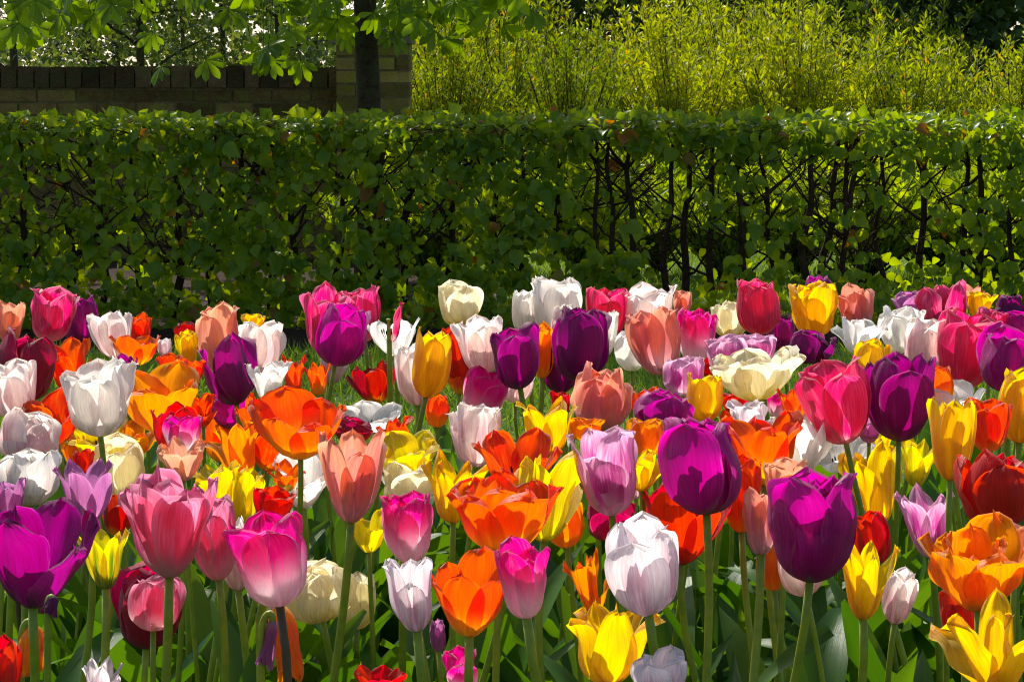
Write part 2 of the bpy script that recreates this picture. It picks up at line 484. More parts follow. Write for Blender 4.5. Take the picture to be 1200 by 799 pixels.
def vnoise(p, sc_, seed):
    r = np.random.default_rng(seed); v = np.zeros(len(p))
    for k in range(7):
        w = r.normal(0, 1, 3) * sc_ * (1 + .3 * k); v += np.sin(p @ w + r.uniform(0, 6.28)) / (1 + .2 * k)
    return v / 3.0


parts = []
def hedge_leaves(n, ylo, yhi, zlo, zhi, face, thin_right, droop):
    p = np.stack([rng.uniform(-3.2, 3.2, n), rng.uniform(ylo, yhi, n), zlo + (zhi - zlo) * rng.random(n)], 1)
    nz = vnoise(p * np.array([.9, .5, 2.0]), 9.0, 5) * .62 + .85 * vnoise(p * np.array([1, .6, 1.4]), 26.0, 9)
    thr = -0.02 + 0.5 * thin_right * np.clip((p[:, 0] + .1) / 0.7, 0, 1) * np.clip((1.85 - p[:, 0]) * 1.5, 0.1, 1) * np.clip((0.73 - p[:, 2]) / .12, 0, 1)
    thr -= 0.5 * (p[:, 2] > HH - .12) + 0.6 * np.clip((.26 - p[:, 2]) / .15, 0, 1)
    p = p[nz > thr]; m = len(p)
    bulge = .03 * vnoise(p * np.array([1, 0, 1]), 7.0, 3)
    p[:, 1] += bulge; p[:, 2] += .014 * vnoise(p * np.array([1, 1, 0]), 8, 8) * (p[:, 2] > HH - .12)
    nrm = np.array(face) + rng.normal(0, .5 if zlo < .5 else .36, (m, 3))
    ax = np.stack([rng.normal(0, .75, m), rng.normal(0, .35, m) + face[1] * .25, rng.normal(-droop, .5, m)], 1)
    s = np.clip(.038 * np.exp(rng.normal(0, .32, m)), .016, .072) * (1 if zlo < .5 else .78)
    parts.append(scatter(HL, frames(ax, nrm), p - ho, s))


hedge_leaves(15500, HY - .03, HY + .09, .0, HH - .02, (0, -1, .6), 1.0, .7)
hedge_leaves(2200, HY + .08, HY + .36, .02, HH - .03, (0, -.6, .6), 1.1, .6)
hedge_leaves(3600, HY + .36, HY + .52, .0, HH - .02, (0, 1, .4), 1.1, .7)
hedge_leaves(11500, HY - .02, HY + .52, HH - .05, HH + .004, (0, -.38, 1), 0, .0)
hedge_leaves(1100, HY - .02, HY + .52, HH - .01, HH + .018, (0, -.5, .6), 0, -.9)
vv, ff, n0 = [], [], 0
for v, f in parts: vv.append(v); ff.append(f + n0); n0 += len(v)
mesh_obj("foliage", np.concatenate(vv), np.concatenate(ff), M_HEDGE, hedge)

# ------------------------------------------------------------------ shrubs beyond the hedge
SL = leaf_template([(0, .02), (.25, .12), (.55, .15), (.8, .09), (1, .005)], 0.3, 0.2)


def shrub(cx, Y, rx, h, nst, mat, label, per=150, leaf=.036, cat="shrub", group="yellow-green shrubs beyond the hedge", name="leafy_shrub", lo=.1):
    o = empty(name, (cx, Y, 0), label, cat, group)
    mb = MB(); pos, ax = [], []
    for s in range(nst):
        a = random.uniform(0, 6.283); rr = math.sqrt(random.random())
        top = np.array([rx * rr * math.cos(a), rx * .8 * rr * math.sin(a), h * (1 - .38 * rr * rr) * random.uniform(.68, 1.06)])
        u = np.linspace(0, 1, 9)
        k = rng.normal(0, .03, 2)
        P = np.stack([top[0] * (.15 * u + .85 * u ** 1.4) + k[0] * np.sin(u * 5), top[1] * (.15 * u + .85 * u ** 1.4) + k[1] * np.sin(u * 4), top[2] * u], 1)
        mb.tube(P, .006 * (1 - .85 * u) + .0008, 5)
        m = per; t = lo + (1 - lo) * rng.random(m) ** .8
        idx = np.clip((t * 8).astype(int), 0, 7); fr = (t * 8 - idx)[:, None]
        base = P[idx] * (1 - fr) + P[idx + 1] * fr
        side = rng.normal(0, 1, (m, 3)); side[:, 2] = np.abs(side[:, 2]) * .3
        side = unit(side)
        L = rng.random(m) ** 1.3 * .15 * (1.15 - t)
        pos.append(base + side * L[:, None] + np.array([0, 0, 1]) * L[:, None] * .8)
        ax.append(side * .75 + np.array([0, 0, .8]))
    pos, ax = np.concatenate(pos), np.concatenate(ax); m = len(pos)
    v, f = scatter(SL, frames(ax + rng.normal(0, .25, ax.shape), rng.normal(0, 1, (m, 3)) + np.array([0, -.2, .8])), pos, np.clip(rng.normal(leaf, leaf * .25, m), leaf * .4, leaf * 1.6))
    mb.build("stem", M_TWIG, o, True)
    mesh_obj("foliage", v, f, mat, o)
    return o


sh = [(520, 14.6, .42, 1.28, "slim yellow-green shrub immediately beside the brick pillar"),
      (590, 15.6, .5, 1.45, "bushy yellow-green shrub behind the lit chestnut leaves right of the pillar"),
      (668, 14.4, .46, 1.2, "low spreading yellow-green shrub, third along from the pillar"),
      (725, 16.2, .5, 1.25, "yellow-green shrub standing under the dark gap in the background trees"),
      (795, 14.8, .5, 1.42, "broad bright yellow shrub in the middle of the shrubbery"),
      (865, 15.8, .55, 1.5, "tallest yellow-green shrub, its tips reaching the top of the picture"),
      (935, 14.5, .46, 1.38, "rounded yellow-green shrub at the foot of the tallest shrub"),
      (1000, 15.9, .5, 1.45, "yellow-green shrub behind the gappiest stretch of hedge"),
      (1065, 14.6, .46, 1.25, "yellow-green shrub with upright tips before the dark evergreens"),
      (1130, 15.6, .5, 1.22, "yellow-green shrub under the darkest corner of the trees"),
      (1195, 14.4, .46, 1.15, "last yellow-green shrub of the row, cut by the picture edge")]
for q, Y, rx, h, lab in sh:
    shrub(at(q, 100, Y).x, Y, rx, h, random.randint(56, 76), M_SHRUB, lab, per=random.randint(130, 190), leaf=random.uniform(.03, .04))
for q, Y, h, lab in [(545, 18.8, 1.95, "tall pale green shrub at the back behind the bushy one near the pillar"), (640, 19.4, 1.85, "back row shrub left of the dark gap in the trees"), (780, 19.0, 1.75, "back row shrub right of the dark gap in the trees"),
                     (890, 18.6, 1.85, "back row shrub rising beside the tallest shrub's tips"), (985, 19.3, 1.75, "back row shrub behind the gappiest stretch of hedge"), (1070, 18.8, 1.65, "lowest back row shrub before the dark upper right corner")]:
    shrub(at(q, 100, Y).x, Y, .7, h, 70, M_SHRUB, lab, per=150, leaf=.042)

for q, Y, lab in [(500, 11.3, "low bush glimpsed through the hedge right of the chestnut trunk"), (590, 11.8, "low bush glimpsed through the hedge above the creamy ragged tulip"), (690, 11.2, "low bush glimpsed through the hedge above the rose red tulip"),
                  (770, 11.9, "low bush glimpsed through the thinning hedge above the hot pink tulip"), (850, 11.3, "low bush glimpsed through the gappy hedge above the egg-shaped rose red tulip"), (935, 11.8, "low bush glimpsed through the gappy hedge above the tall yellow tulip"),
                  (1015, 11.2, "low bush glimpsed through the gappiest part of the hedge"), (1095, 11.7, "low bush glimpsed through the hedge above the rose pink double tulip"), (1175, 11.3, "low bush glimpsed through the hedge at the right picture edge")]:
    shrub(at(q, 100, Y).x, Y, .5, .66, 30, M_UNDER, lab, per=170, leaf=.046, group="low bushes behind the hedge", name="low_bush", lo=.02)

# ------------------------------------------------------------------ trees far behind
TL = leaf_template([(0, .1), (.4, .4), (.75, .3), (1, .03)], 0.25, 0.2)


def bg_tree(px_, Y, h, r, label, mat, n, leaf, zlo, name="background_tree", group="trees behind the garden", tr=.07, bare=False):
    o = empty(name, (at(px_, 100, Y).x, Y, 0), label, "tree", group)
    z = np.linspace(0, h * .92, 14); k = random.uniform(.02, .07) * h / 5; ph = random.uniform(0, 6)
    P = np.stack([k * np.sin(z * .9 + ph), k * np.cos(z * 1.1 + ph), z], 1); P[:, :2] -= P[0, :2]
    mb = MB(); mb.tube(P, tr * (1 - .8 * z / h), 8)
    tips = []
    for b in range(26):
        i = random.randint(2, 12); a = random.uniform(0, 6.283); L = r * random.uniform(.5, 1.1) * (1 - .35 * z[i] / h)
        u = np.linspace(0, 1, 7)
        B = P[i] + np.stack([L * math.cos(a) * u, L * math.sin(a) * u, L * random.uniform(.1, .75) * u - .12 * L * u * u], 1) + rng.normal(0, .02 * r, (7, 3)) * u[:, None]
        mb.tube(B, tr * .35 * (1 - .8 * u) + .003, 5); tips.append(B[2:])
    mb.build("trunk", M_BARK, o, True)
    tips = np.concatenate(tips)
    c = tips[rng.integers(0, len(tips), n)] + rng.normal(0, .16 * r, (n, 3)) * np.array([1, 1, .8])
    c = c[c[:, 2] > zlo]; m = len(c)
    v, f = scatter(TL, frames(rng.normal(0, 1, (m, 3)) + np.array([0, 0, -.4]), rng.normal(0, .8, (m, 3)) + np.array([0, 0, 1])), c, rng.uniform(.5, 1.3, m) * leaf)
    mesh_obj("crown", v, f, mat, o)


tr_ = [(20, 34, "slender tree at the far left behind the brick wall", .06), (66, 46, "thin tree left of the dark twin trunks behind the wall", .05),
       (111, 40, "thin dark tree trunk, first of the close pair behind the wall", .05), (137, 42, "dark tree trunk, second of the close pair behind the wall", .075),
       (168, 36, "stoutest dark leaning tree behind the brick wall", .065), (218, 48, "tree behind the wall under the hanging bright leaf sprig", .05),
       (262, 38, "leafy yellowish tree behind the middle of the wall", .05), (330, 34, "tree behind the wall between sprig and pillar", .05), (372, 42, "leafy tree behind the wall just left of the pillar", .05)]
for q, Y, lab, t in tr_:
    bg_tree(q, Y, random.uniform(5.5, 7), 1.5, lab, M_WOODLEAF, 5200 if q > 190 else 3300, .085, .4, tr=t)
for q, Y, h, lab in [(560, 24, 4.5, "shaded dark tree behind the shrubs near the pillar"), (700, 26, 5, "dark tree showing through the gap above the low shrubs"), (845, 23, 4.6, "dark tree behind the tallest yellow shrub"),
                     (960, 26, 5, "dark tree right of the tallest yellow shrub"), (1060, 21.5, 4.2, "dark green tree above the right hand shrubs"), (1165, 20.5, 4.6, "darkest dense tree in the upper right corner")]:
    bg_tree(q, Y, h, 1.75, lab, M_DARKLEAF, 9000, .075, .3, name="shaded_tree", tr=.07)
# the far wood that closes the view, one mass
n = 30000
c = np.stack([rng.uniform(-28, 36, n), rng.uniform(62, 80, n), rng.random(n) ** 1.2 * 9.5], 1)
nz = vnoise(c * np.array([1, .2, 1]), .8, 21) + .6 * vnoise(c, 2.0, 22)
dens = np.where(c[:, 0] < -4.5, -.95, -1.1)
c = c[nz > dens]; m = len(c)
v, f = scatter(TL, frames(rng.normal(0, 1, (m, 3)), rng.normal(0, .8, (m, 3)) + np.array([0, 0, .8])), c, rng.uniform(.15, .42, m))
tag(mesh_obj("far_wood", v, f, M_WOODLEAF), "pale far-off wood closing the view behind the garden", "wood", kind='stuff')

# ------------------------------------------------------------------ horse chestnut tree
CYY = 11.0
tb = at(430, 100, CYY)
ch = empty("chestnut_tree", (tb.x, CYY, 0), "chestnut tree with hanging fan-shaped leaves in front of the brick pillar", "tree")
z = np.linspace(0, 5.2, 20)
P = np.stack([.012 * np.sin(z * 3), .012 * np.cos(z * 2.3), z], 1)
mb = MB(); mb.tube(P, .058 * (1 - .14 * z) + .010 * np.exp(-z * 6), 12); mb.build("trunk", M_BARK, ch, True)
lf = []                                              # leaf stalk ends with direction


def palm(p, d, s):
    """one palmate leaf: five to seven leaflets fanning from p, d = hanging direction of the middle leaflet."""
    d = unit(np.asarray(d, float)); side = unit(np.cross(d, rng.normal(0, 1, 3) * .5 + np.array([0, -1, .35])))
    k = random.choice((5, 6, 7)); nn = np.cross(side, d)
    for j in range(k):
        a = (j - (k - 1) / 2) * math.radians(34) + random.gauss(0, .06)
        ax = d * math.cos(a) + side * math.sin(a) + nn * random.gauss(.05, .12)
        lf.append((p, ax, nn + rng.normal(0, .12, 3), s * (1 - .3 * abs(a) / 1.8) * random.uniform(.9, 1.1)))


mbs = MB()
def sprig(px_, py_, Y, n=3, s=.105, spread=.045):
    n = max(1, n - 1)
    p = np.array(at(px_, py_, Y)) - np.array(ch.location)
    for i in range(n):
        q = p + rng.normal(0, spread, 3)
        palm(q, (random.gauss(0, .45), random.gauss(-.2, .35), -1.0), s * random.uniform(.75, 1.15))
        u = np.linspace(0, 1, 5)
        top = q + np.array([random.gauss(0, .06), random.gauss(0, .06), random.uniform(.14, .3)])
        mbs.tube(q + (top - q) * u[:, None] + np.stack([0 * u, .01 * np.sin(u * 3), 0 * u], 1), .0016, 4)


for q, y, n_ in [(12, 8, 3), (30, 18, 3), (55, 35, 2), (42, 40, 1), (78, 12, 3), (100, 4, 2), (150, -5, 2), (215, 6, 2), (228, 2, 2), (255, -4, 2), (290, 40, 2), (302, 56, 2), (312, 60, 1), (330, 10, 3), (345, 40, 2), (318, 85, 1), (205, 72, 1), (222, 76, 1),
                 (352, 0, 3), (378, 6, 3), (395, 30, 2), (412, 12, 3), (448, 10, 3), (470, 24, 3), (478, 48, 1), (492, 8, 3), (505, 35, 3), (520, 12, 3), (545, 10, 3), (562, 36, 2), (575, 4, 3), (595, 0, 3), (612, -8, 2), (340, 22, 2), (275, 4, 2), (365, 38, 2)]:
    sprig(q, y, CYY + random.uniform(-.9, .7), n_)
for i in range(70):
    sprig(random.uniform(-10, 620), random.uniform(-70, 10), CYY + random.uniform(-1.1, 1.1), 2, random.uniform(.07, .12))
for i in range(16):
    sprig(random.gauss(430, 55), random.uniform(0, 34), CYY + random.uniform(-.5, .6), 2, random.uniform(.07, .1))
for i in range(2600):                                  # the crown above the picture
    a = random.uniform(0, 6.283); rr = 2.3 * math.sqrt(random.random()); zz = random.uniform(1.7, 4.6)
    lim = 2.5 * math.sqrt(max(.05, 1 - ((zz - 2.6) / 2.3) ** 2))
    if rr > lim: continue
    q = np.array([rr * math.cos(a) - .5, rr * math.sin(a), zz])
    if q[0] > .75: continue
    palm(q, (math.cos(a) * .7, math.sin(a) * .7, -.7), random.uniform(.09, .14))
for i in range(26):
    a = random.uniform(0, 6.283); L = random.uniform(1.0, 2.1); z0 = random.uniform(1.5, 3.6); u = np.linspace(0, 1, 8)
    B = np.stack([L * math.cos(a) * u - .2 * u, L * math.sin(a) * u, z0 + .5 * L * u - .35 * L * u ** 2], 1)
    mb = MB(); mb.tube(B, .02 * (1 - .8 * u), 6); mb.build("branch", M_BARK, ch, True)
CL = leaf_template([(0, .015), (.25, .07), (.5, .14), (.7, .19), (.86, .15), (.95, .07), (1, .004)], 0.3, 0.3)
pos = np.array([a[0] for a in lf]); ax = np.array([a[1] for a in lf]); nn = np.array([a[2] for a in lf]); s = np.array([a[3] for a in lf])
v, f = scatter(CL, frames(ax, nn), pos, s)
sv, sf = np.concatenate(mbs.v), np.concatenate(mbs.f)
mesh_obj("crown", np.concatenate([v, sv]), np.concatenate([f, sf + len(v)]), M_CHESTNUT, ch)
# ------------------------------------------------------------------ tulips
# centre x, top y, bottom y, width (photo pixels, used only to find each bloom's place and real size), shape, colour, distance shift (or =distance), label
TULIPS = """
13 352 402 34 goblet peach 0|peach tulip at the left picture edge above the crimson double tulip
64 337 398 54 goblet rose 0|tall deep rose tulip standing against the hedge, farthest left of its colour
94 346 402 42 cup purple .2|purple tulip half hidden behind the tall deep rose tulip on the left
128 363 420 50 goblet blush 0|blush white tulip with ruffled bright rim beside a small orange bloom
164 367 402 27 goblet orangered 0|small upright orange tulip to the right of the ruffled blush white one
158 390 430 56 bowl orange 0|spreading orange tulip under the small upright orange one
148 414 455 26 goblet darkpurple 0|tiny dark purple tulip wedged between pearl white and amber blooms
30 384 468 66 double crimson -.15|large glossy crimson double tulip near the left edge
82 394 468 62 open orangered .05|crumpled orange-red tulip between the crimson double and the pearl white tulip
10 422 488 58 goblet blush 0|blush white tulip cut by the left edge under the crimson double
116 417 511 86 lip pearl 0|pearl white tulip with slightly flared rim on a bare green stem
187 424 506 88 face amber .1|wide open amber tulip with shadows of other blooms on its petals
193 396 418 16 cup lilacwhite 0|tiny lilac white tulip in the gap right of the orange blooms
218 386 426 27 goblet yellow 0|yellow tulip squeezed in left of the tall peach tulip
217 376 396 24 double darkred .1|small dark red frilled tulip peeping over a yellow one
199 413 436 32 bowl orangered -.05|small orange-red tulip above the amber tulip's rim
228 420 448 24 goblet orangered 0|narrow orange-red tulip left of the split purple tulip
255 354 434 50 goblet peach 0|tall peach tulip rising behind the split purple tulip
267 390 473 62 split purple 0|plump purple tulip with a second tier of petals bursting from its top
307 374 442 52 goblet blush 0|blush white tulip with broad shaded front petal, right of the peach tulip
297 367 388 28 goblet yellow .15|yellow petal tips showing over a blush white tulip
315 424 470 48 open white 0|loose white tulip above the big glowing orange bowl
343 419 462 28 flare orangered 0|orange tulip with twisted upright tips behind the big glowing orange bowl
371 426 462 28 flare orange .05|orange tulip with one tall pointed petal left of the magenta pair's stems
348 455 535 112 face orange 0|big glowing orange bowl tulip with yellow heart and petal shadows
381 331 412 56 goblet rose 0|tall rose pink tulip, left one of the pair behind the magenta tulip
421 333 400 48 goblet rose .12|rose mauve tulip, right one of the pair behind the magenta tulip
402 355 428 56 cup magenta 0|magenta tulip in front of the tall rose pair
397 398 449 38 goblet blush .5|pale pink tulip hidden below the magenta tulip
460 372 416 62 bowl white .15|open white tulip behind a bare seed pod with one curled petal
456 352 402 40 spent rosered =2.9|spent tulip keeping a bare seed pod and a single curled red petal
435 409 430 12 bare rosered =3.2|petalless tulip stem with pale seed pod above the dark red tulip
436 425 469 52 bowl darkred .4|dark red tulip with yellow base hanging among bare stems
487 402 472 46 cup blush .25|pale pink tulip tucked behind the upright yellow tulip
506 384 464 44 cup yellow 0|upright slender yellow tulip, left of the blush and dark purple pair
540 328 382 50 split cream 0|creamy white ragged tulip standing alone against the hedge
532 380 446 42 cup red .3|red tulip squeezed between yellow and blush white tulips
559 369 437 58 goblet blush 0|rounded blush white tulip with ruffled rim left of the dark purple one
603 379 453 56 goblet darkpurple 0|squarish dark purple tulip with a fold across its front
637 377 442 30 goblet amber .2|narrow amber tulip between two dark purple tulips
606 432 470 40 goblet blush .6|pale pink tulip base showing under the squarish dark purple one
569 431 492 50 goblet hotpink .45|hot pink tulip with white base below the rounded blush white one
539 440 462 26 goblet orange .6|small orange tulip behind stems left of the hot pink one
617 340 392 32 cup pearl .15|narrow pearl tulip, left one of the tall white pair
652 323 392 56 goblet pearl 0|tallest pearl white tulip, the peak of the back row
664 356 402 34 double blush 0|crumpled blush tulip pressed between the tallest white and large purple tulips
682 359 445 66 cup darkpurple -.05|large pointed dark purple tulip in the middle of the back rows
657 400 460 42 cup darkpurple .4|dark purple tulip low behind the large pointed purple one
709 363 420 30 goblet white .1|white tulip sliver to the right of the large dark purple tulip
712 336 398 48 goblet rosered 0|rose red tulip between the tallest white and the ruffled blush tulips
705 424 505 68 split salmon 0|salmon tulip with parted front petals on the purple tulip's right
641 470 527 60 flare yellow .1|yellow tulip with crinkled spreading tips behind the salmon tulip's stem
656 457 492 22 goblet red .25|red tulip sliver left of the parted salmon tulip
512 460 500 28 cup orange .6|orange tulip low behind the slender yellow tulip's stem
763 332 402 58 goblet blush 0|ruffled blush white tulip rising behind the large salmon pink one
765 360 437 62 goblet salmon 0|large salmon pink tulip with a shaded front petal
740 386 434 40 cup white .3|white tulip peeping out left below the large salmon pink tulip
800 340 374 20 goblet salmon .1|salmon tulip sliver between ruffled blush and hot pink tulips
818 362 424 46 goblet hotpink 0|hot pink tulip with white flash on its front, beside the large salmon one
855 352 396 42 split cream 0|creamy white tulip behind the rose red egg-shaped tulip
889 327 391 48 cup rosered -.3|egg-shaped rose red tulip with pale base standing high against the hedge
915 371 410 32 cup purple .15|small purple tulip right below the egg-shaped rose red one
953 328 396 54 goblet yellow 0|tall yellow tulip with one bent side petal against the hedge
962 322 372 34 double purple .1|purple tulip peeping over the tall yellow one
850 392 437 48 goblet lilac 0|lilac pink tulip with pale edges behind the creamy open bowl, on its left
886 391 428 46 goblet lilac 0|lilac pink tulip with pale edges directly above the creamy open bowl
828 410 440 30 cup red .4|red tulip low behind hot pink and lilac tulips
888 408 466 106 ruffle cream 0|wide open creamy white ruffled bowl tulip showing its green pistil
953 387 425 50 split darkpurple 0|dark purple tulip with a curled side petal under the tall yellow one
802 417 463 48 goblet lilac 0|lilac and magenta streaked tulip left of the blunt yellow tulip
826 437 492 42 cup yellow 0|blunt yellow tulip beneath the creamy open bowl
778 456 512 66 double magenta 0|magenta double tulip with lilac left petals beside the blunt yellow one
755 453 502 34 goblet orangered .15|orange-red tulip behind the magenta double tulip
912 460 490 26 goblet hotpink .3|crimson and white tulip behind the creamy bowl's stem
862 460 484 30 goblet red .3|small red tulip below the creamy open bowl
875 470 502 42 open lilacwhite .1|small lilac white open tulip above the flared orange tulips
930 457 498 34 flare orange .1|orange tulip with twisted tips left of the big rose red one
1002 332 386 44 split salmon 0|wilting coral tulip with folded petals against the hedge
1007 371 415 62 open white 0|fluffy white double tulip right of the tall yellow tulip
1057 358 413 54 goblet white 0|tall pure white tulip with one petal standing above the rim
1087 372 437 50 goblet blush 0|blush white tulip between the tall pure white and large rose tulips
1102 329 384 58 double rose 0|rose pink double tulip high at the back on the right
1066 341 372 40 goblet mauve .1|mauve tulip left behind the high rose pink double
1137 332 362 32 flare salmon .15|orange salmon tips peeping behind the small yellow tulip at the back right
1151 341 372 34 goblet yellow 0|small yellow tulip at the back right behind the large rose tulip
1183 345 376 32 double darkpurple 0|small dark purple tulip at the back, close to the right edge
1136 362 451 72 goblet rosered 0|large rose tulip with rounded overlapping petals on the right
1165 360 402 40 goblet rose 0|rose tulip rim showing behind the large rounded rose tulip
1183 381 456 68 split magenta 0|magenta purple tulip with a beaked left petal at the right edge
1192 362 400 44 cup magenta 0|magenta tulip top at the right edge behind the beaked one
1023 396 444 42 cup yellow 0|blunt yellow tulip between fluffy white and pointed dark purple tulips
1097 428 472 38 cup orange 0|orange tulip just right of the pointed dark purple one
976 418 519 82 goblet rosered 0|big barrel-shaped rose red tulip on a straight stem
1055 414 514 80 cup darkpurple 0|big pointed dark purple tulip on a long straight stem at the right
1118 446 480 60 bowl white .1|white open tulip under the large rounded rose tulip
1198 431 517 52 cup yellow 0|yellow tulip cut by the right picture edge
1115 466 561 56 cup yellow 0|upright plump yellow tulip right of the big dark purple one
1158 466 528 54 goblet orangered 0|orange-red tulip behind the plump yellow and bright red tulips
1164 524 624 84 double red 0|large bright red double tulip at the right edge
985 510 549 68 open white .5|flattened white tulip behind the big rose red tulip's stem
1021 515 609 64 twist yellow .55|ragged yellow tulip left of the dark purple tulip's stem
1076 510 564 42 flare lemon .6|lemon yellow tulip low behind the dark purple tulip's stem
1083 572 646 54 flare lilac .5|pink lily-shaped tulip with pale base below the plump yellow one
34 478 544 68 double blush 0|blush pink double tulip near the left edge left of the pearl white stem
33 525 592 72 double pearl 0|greyish white double tulip in front of the blush pink double
8 558 612 44 goblet mauve 0|mauve pink tulip at the left edge above the open vivid magenta one
98 541 608 58 flare mauve 0|mauve tulip with parted petals right of the greyish white double
137 511 580 62 cup cream .55|creamy white closed tulip behind the pearl white tulip's stem
62 460 516 58 open orangered .2|scarlet orange tulip between the left edge whites and the pearl white bloom
80 507 548 28 flare amber .5|yellow and orange striped tulip low left of the pearl white stem
98 525 556 24 goblet red .5|small red tulip above the parted mauve tulip
118 488 536 80 open lemon .45|spreading lemon yellow tulip beneath the pearl white bloom
204 471 534 52 cup red 0|red tulip enclosing the hot pink one below the amber bowl
214 486 532 44 goblet hotpink -.06|hot pink tulip in front of the red one below the amber bowl
212 514 560 46 open peach 0|withered peach brown tulip above the large pink open tulip
197 540 672 112 ruffle pink -.1|large open pink tulip with mauve backs to its petals on the left
245 580 678 56 goblet pink .12|pink tulip with creamy base touching the large open pink one's right side
272 603 692 36 goblet blush .25|pale blush tulip half hidden behind the hot pink tulip on the left
138 576 628 42 goblet darkred .3|rusty red tulip between mauve and large open pink tulips
42 582 712 142 open vivid -.1|huge open vivid magenta tulip with dark stamens at the left edge
120 613 690 64 flare viridi .1|yellow tulip with green streaks beside the huge magenta one
172 658 757 88 double crimson .35|dark crimson frilled tulip low beneath the large open pink one
184 672 738 62 cup pink .25|dusky pink tulip hanging in front of the dark crimson one
310 598 710 90 goblet hotpink 0|large hot pink tulip with pale base on a dark stem
120 768 832 46 flare lilacwhite =1.7|pale lilac tulip at the bottom edge left
30 733 792 42 droop amber =1.62|wilted orange tulip drooping low in the left corner
2 742 835 46 cup red =1.42|red tulip filling the bottom left corner
58 697 724 22 droop darkpurple =1.52|shrivelled dark purple tulip hanging on a thin stem at lower left
268 463 502 48 double magenta .4|pinkish magenta tulip low behind the plump purple tulip's stem
256 488 538 54 open orange .6|orange tulip behind the plump purple tulip's stem
271 497 562 58 twist amber .3|ragged golden amber tulip left below the big glowing orange bowl
254 544 594 50 twist lemon .25|lemon yellow wavy tulip right behind the large open pink one
304 545 612 62 twist lemon .3|lemon yellow tulip with reflexed petals above the large hot pink one
322 503 548 64 bowl orangered .3|dark orange-red tulip underneath the big glowing orange bowl
322 570 614 48 goblet red .3|red tulip just above the large hot pink one
336 542 570 36 flare orange .35|small flame orange tulip below the big glowing orange bowl
356 533 592 58 open white .4|loose bluish white tulip left of the large salmon tulip
413 500 613 76 goblet salmon 0|large tall salmon tulip with folded rim in the left centre foreground
433 473 502 64 open white .2|flat white tulip on the grass gap above the large tall salmon tulip
414 487 516 44 double crimson .12|crimson pink tulip rim behind the large tall salmon tulip
462 490 528 38 twist orange .1|curled orange tulip right above the yellow one beside the salmon tulip
476 510 554 64 open lemon .1|spreading lemon yellow tulip right of the large tall salmon one
480 540 604 64 goblet cream .25|creamy tulip behind the hot pink tulip of the centre
476 576 657 58 goblet hotpink 0|hot pink tulip with white base right of the large tall salmon one
434 598 644 44 bowl lemon .5|yellow tulip base low behind the large tall salmon tulip's stem
555 471 546 64 goblet blush .15|stout blush white tulip with crumpled rim in the very centre
606 507 570 86 open orangered 0|orange-red tulip with shadowed petals right of the stout blush white one
590 557 646 134 ruffle orange .05|widest flaming orange tulip in the centre of the bed
538 533 604 72 twist yellow .15|yellow tulip with pointed tips between blush white and widest orange ones
645 527 628 70 twist lemon .1|arching lemon yellow tulip left of the lilac pink one
662 584 640 42 cup amber .3|golden tulip base below the arching lemon yellow one
705 497 605 78 goblet lilac 0|large lilac pink tulip with parted pale-edged petals
687 489 516 42 goblet amber .15|amber rim behind the large lilac pink tulip
758 489 534 46 goblet amber 0|amber tulip left above the frilled purple one
755 528 573 58 open yellow .05|golden yellow spreading tulip between lilac pink and frilled purple ones
820 487 602 92 split magenta -.1|big frilled magenta purple tulip right of the centre
890 486 562 84 open orange 0|orange tulip with tilted petals between frilled purple and big rose red ones
868 533 622 48 goblet orangered .2|tall orange tulip right behind the frilled purple one
920 536 594 48 goblet peach .1|peach tulip just above the front dark magenta one
893 571 649 42 goblet salmon .12|narrow salmon pink tulip left of the front dark magenta one
804 568 657 88 bowl red .3|scarlet tulip behind the frilled purple tulip's stem
952 548 680 102 double magenta -.05|big deep magenta tulip in the front with bright purple rim
940 485 550 72 bowl white .3|white tulip between tilted orange and barrel-shaped rose red ones
716 584 632 54 goblet crimson .4|crimson red tulip low right of the large lilac pink one
745 563 584 18 cup blush =2.4|tiny blush bud below the golden yellow spreading tulip
938 634 698 52 cup blush .3|pale blush tulip under the front deep magenta one
372 655 729 92 double cream =2.15|creamy yellow rounded tulip behind the salmon tulip's stem
418 668 738 44 cup cream =2.3|creamy tulip right of the salmon tulip's stem, behind the rounded one
477 650 742 58 goblet lilacwhite .05|lilac white tulip with folded rim left of the open orange one in front
549 641 744 94 face orange .15|open orange tulip with yellow base in the lower centre
612 628 724 64 goblet hotpink 0|magenta pink tulip with white flash, right of the open orange one in front
336 710 806 42 droop amber =1.78|orange yellow wilted tulip drooping head down at the bottom
312 724 786 24 droop mauve =1.72|greyish mauve shrivelled bud beside the drooping orange yellow tulip
322 707 730 16 cup lilac =2.3|tiny pink tulip deep among the stems above the drooping one
446 780 818 62 bowl red =1.75|red tulip tips at the bottom edge left of centre
539 757 815 40 goblet hotpink =1.85|low hot pink tulip among stems at the bottom centre
513 724 764 18 cup mauve =2.0|slim mauve bud deep between lilac white and open orange tulips
692 638 722 62 twist amber .3|golden tulip partly behind the lilac white tulip's left side
722 698 806 112 twist yellow =1.62|big ragged yellow tulip with a long side petal at the bottom
752 602 718 86 cup lilacwhite -.1|lilac white tulip with a shadow on its front and a curved leaning stem
772 756 832 64 goblet lilacwhite =1.5|lilac white tulip cut by the bottom edge beneath the leaning one
906 638 692 40 cup amber =2.1|amber tulip behind the stems left of the front deep magenta one
1015 630 727 76 twist yellow .25|yellow tulip with a beaked tip right of the front deep magenta one
1055 664 730 40 cup blush =2.15|closed dusky blush tulip behind the beaked yellow one
1019 598 660 44 cup red =2.25|dark red tulip behind the beaked yellow one's top
1145 600 712 130 ruffle amber 0|big open orange amber tulip in the right foreground
1132 683 758 62 goblet red =1.9|dark scarlet tulip under the big open amber one
1162 690 812 124 twist yellow =1.55|large yellow tulip with long spread petal in the bottom right corner
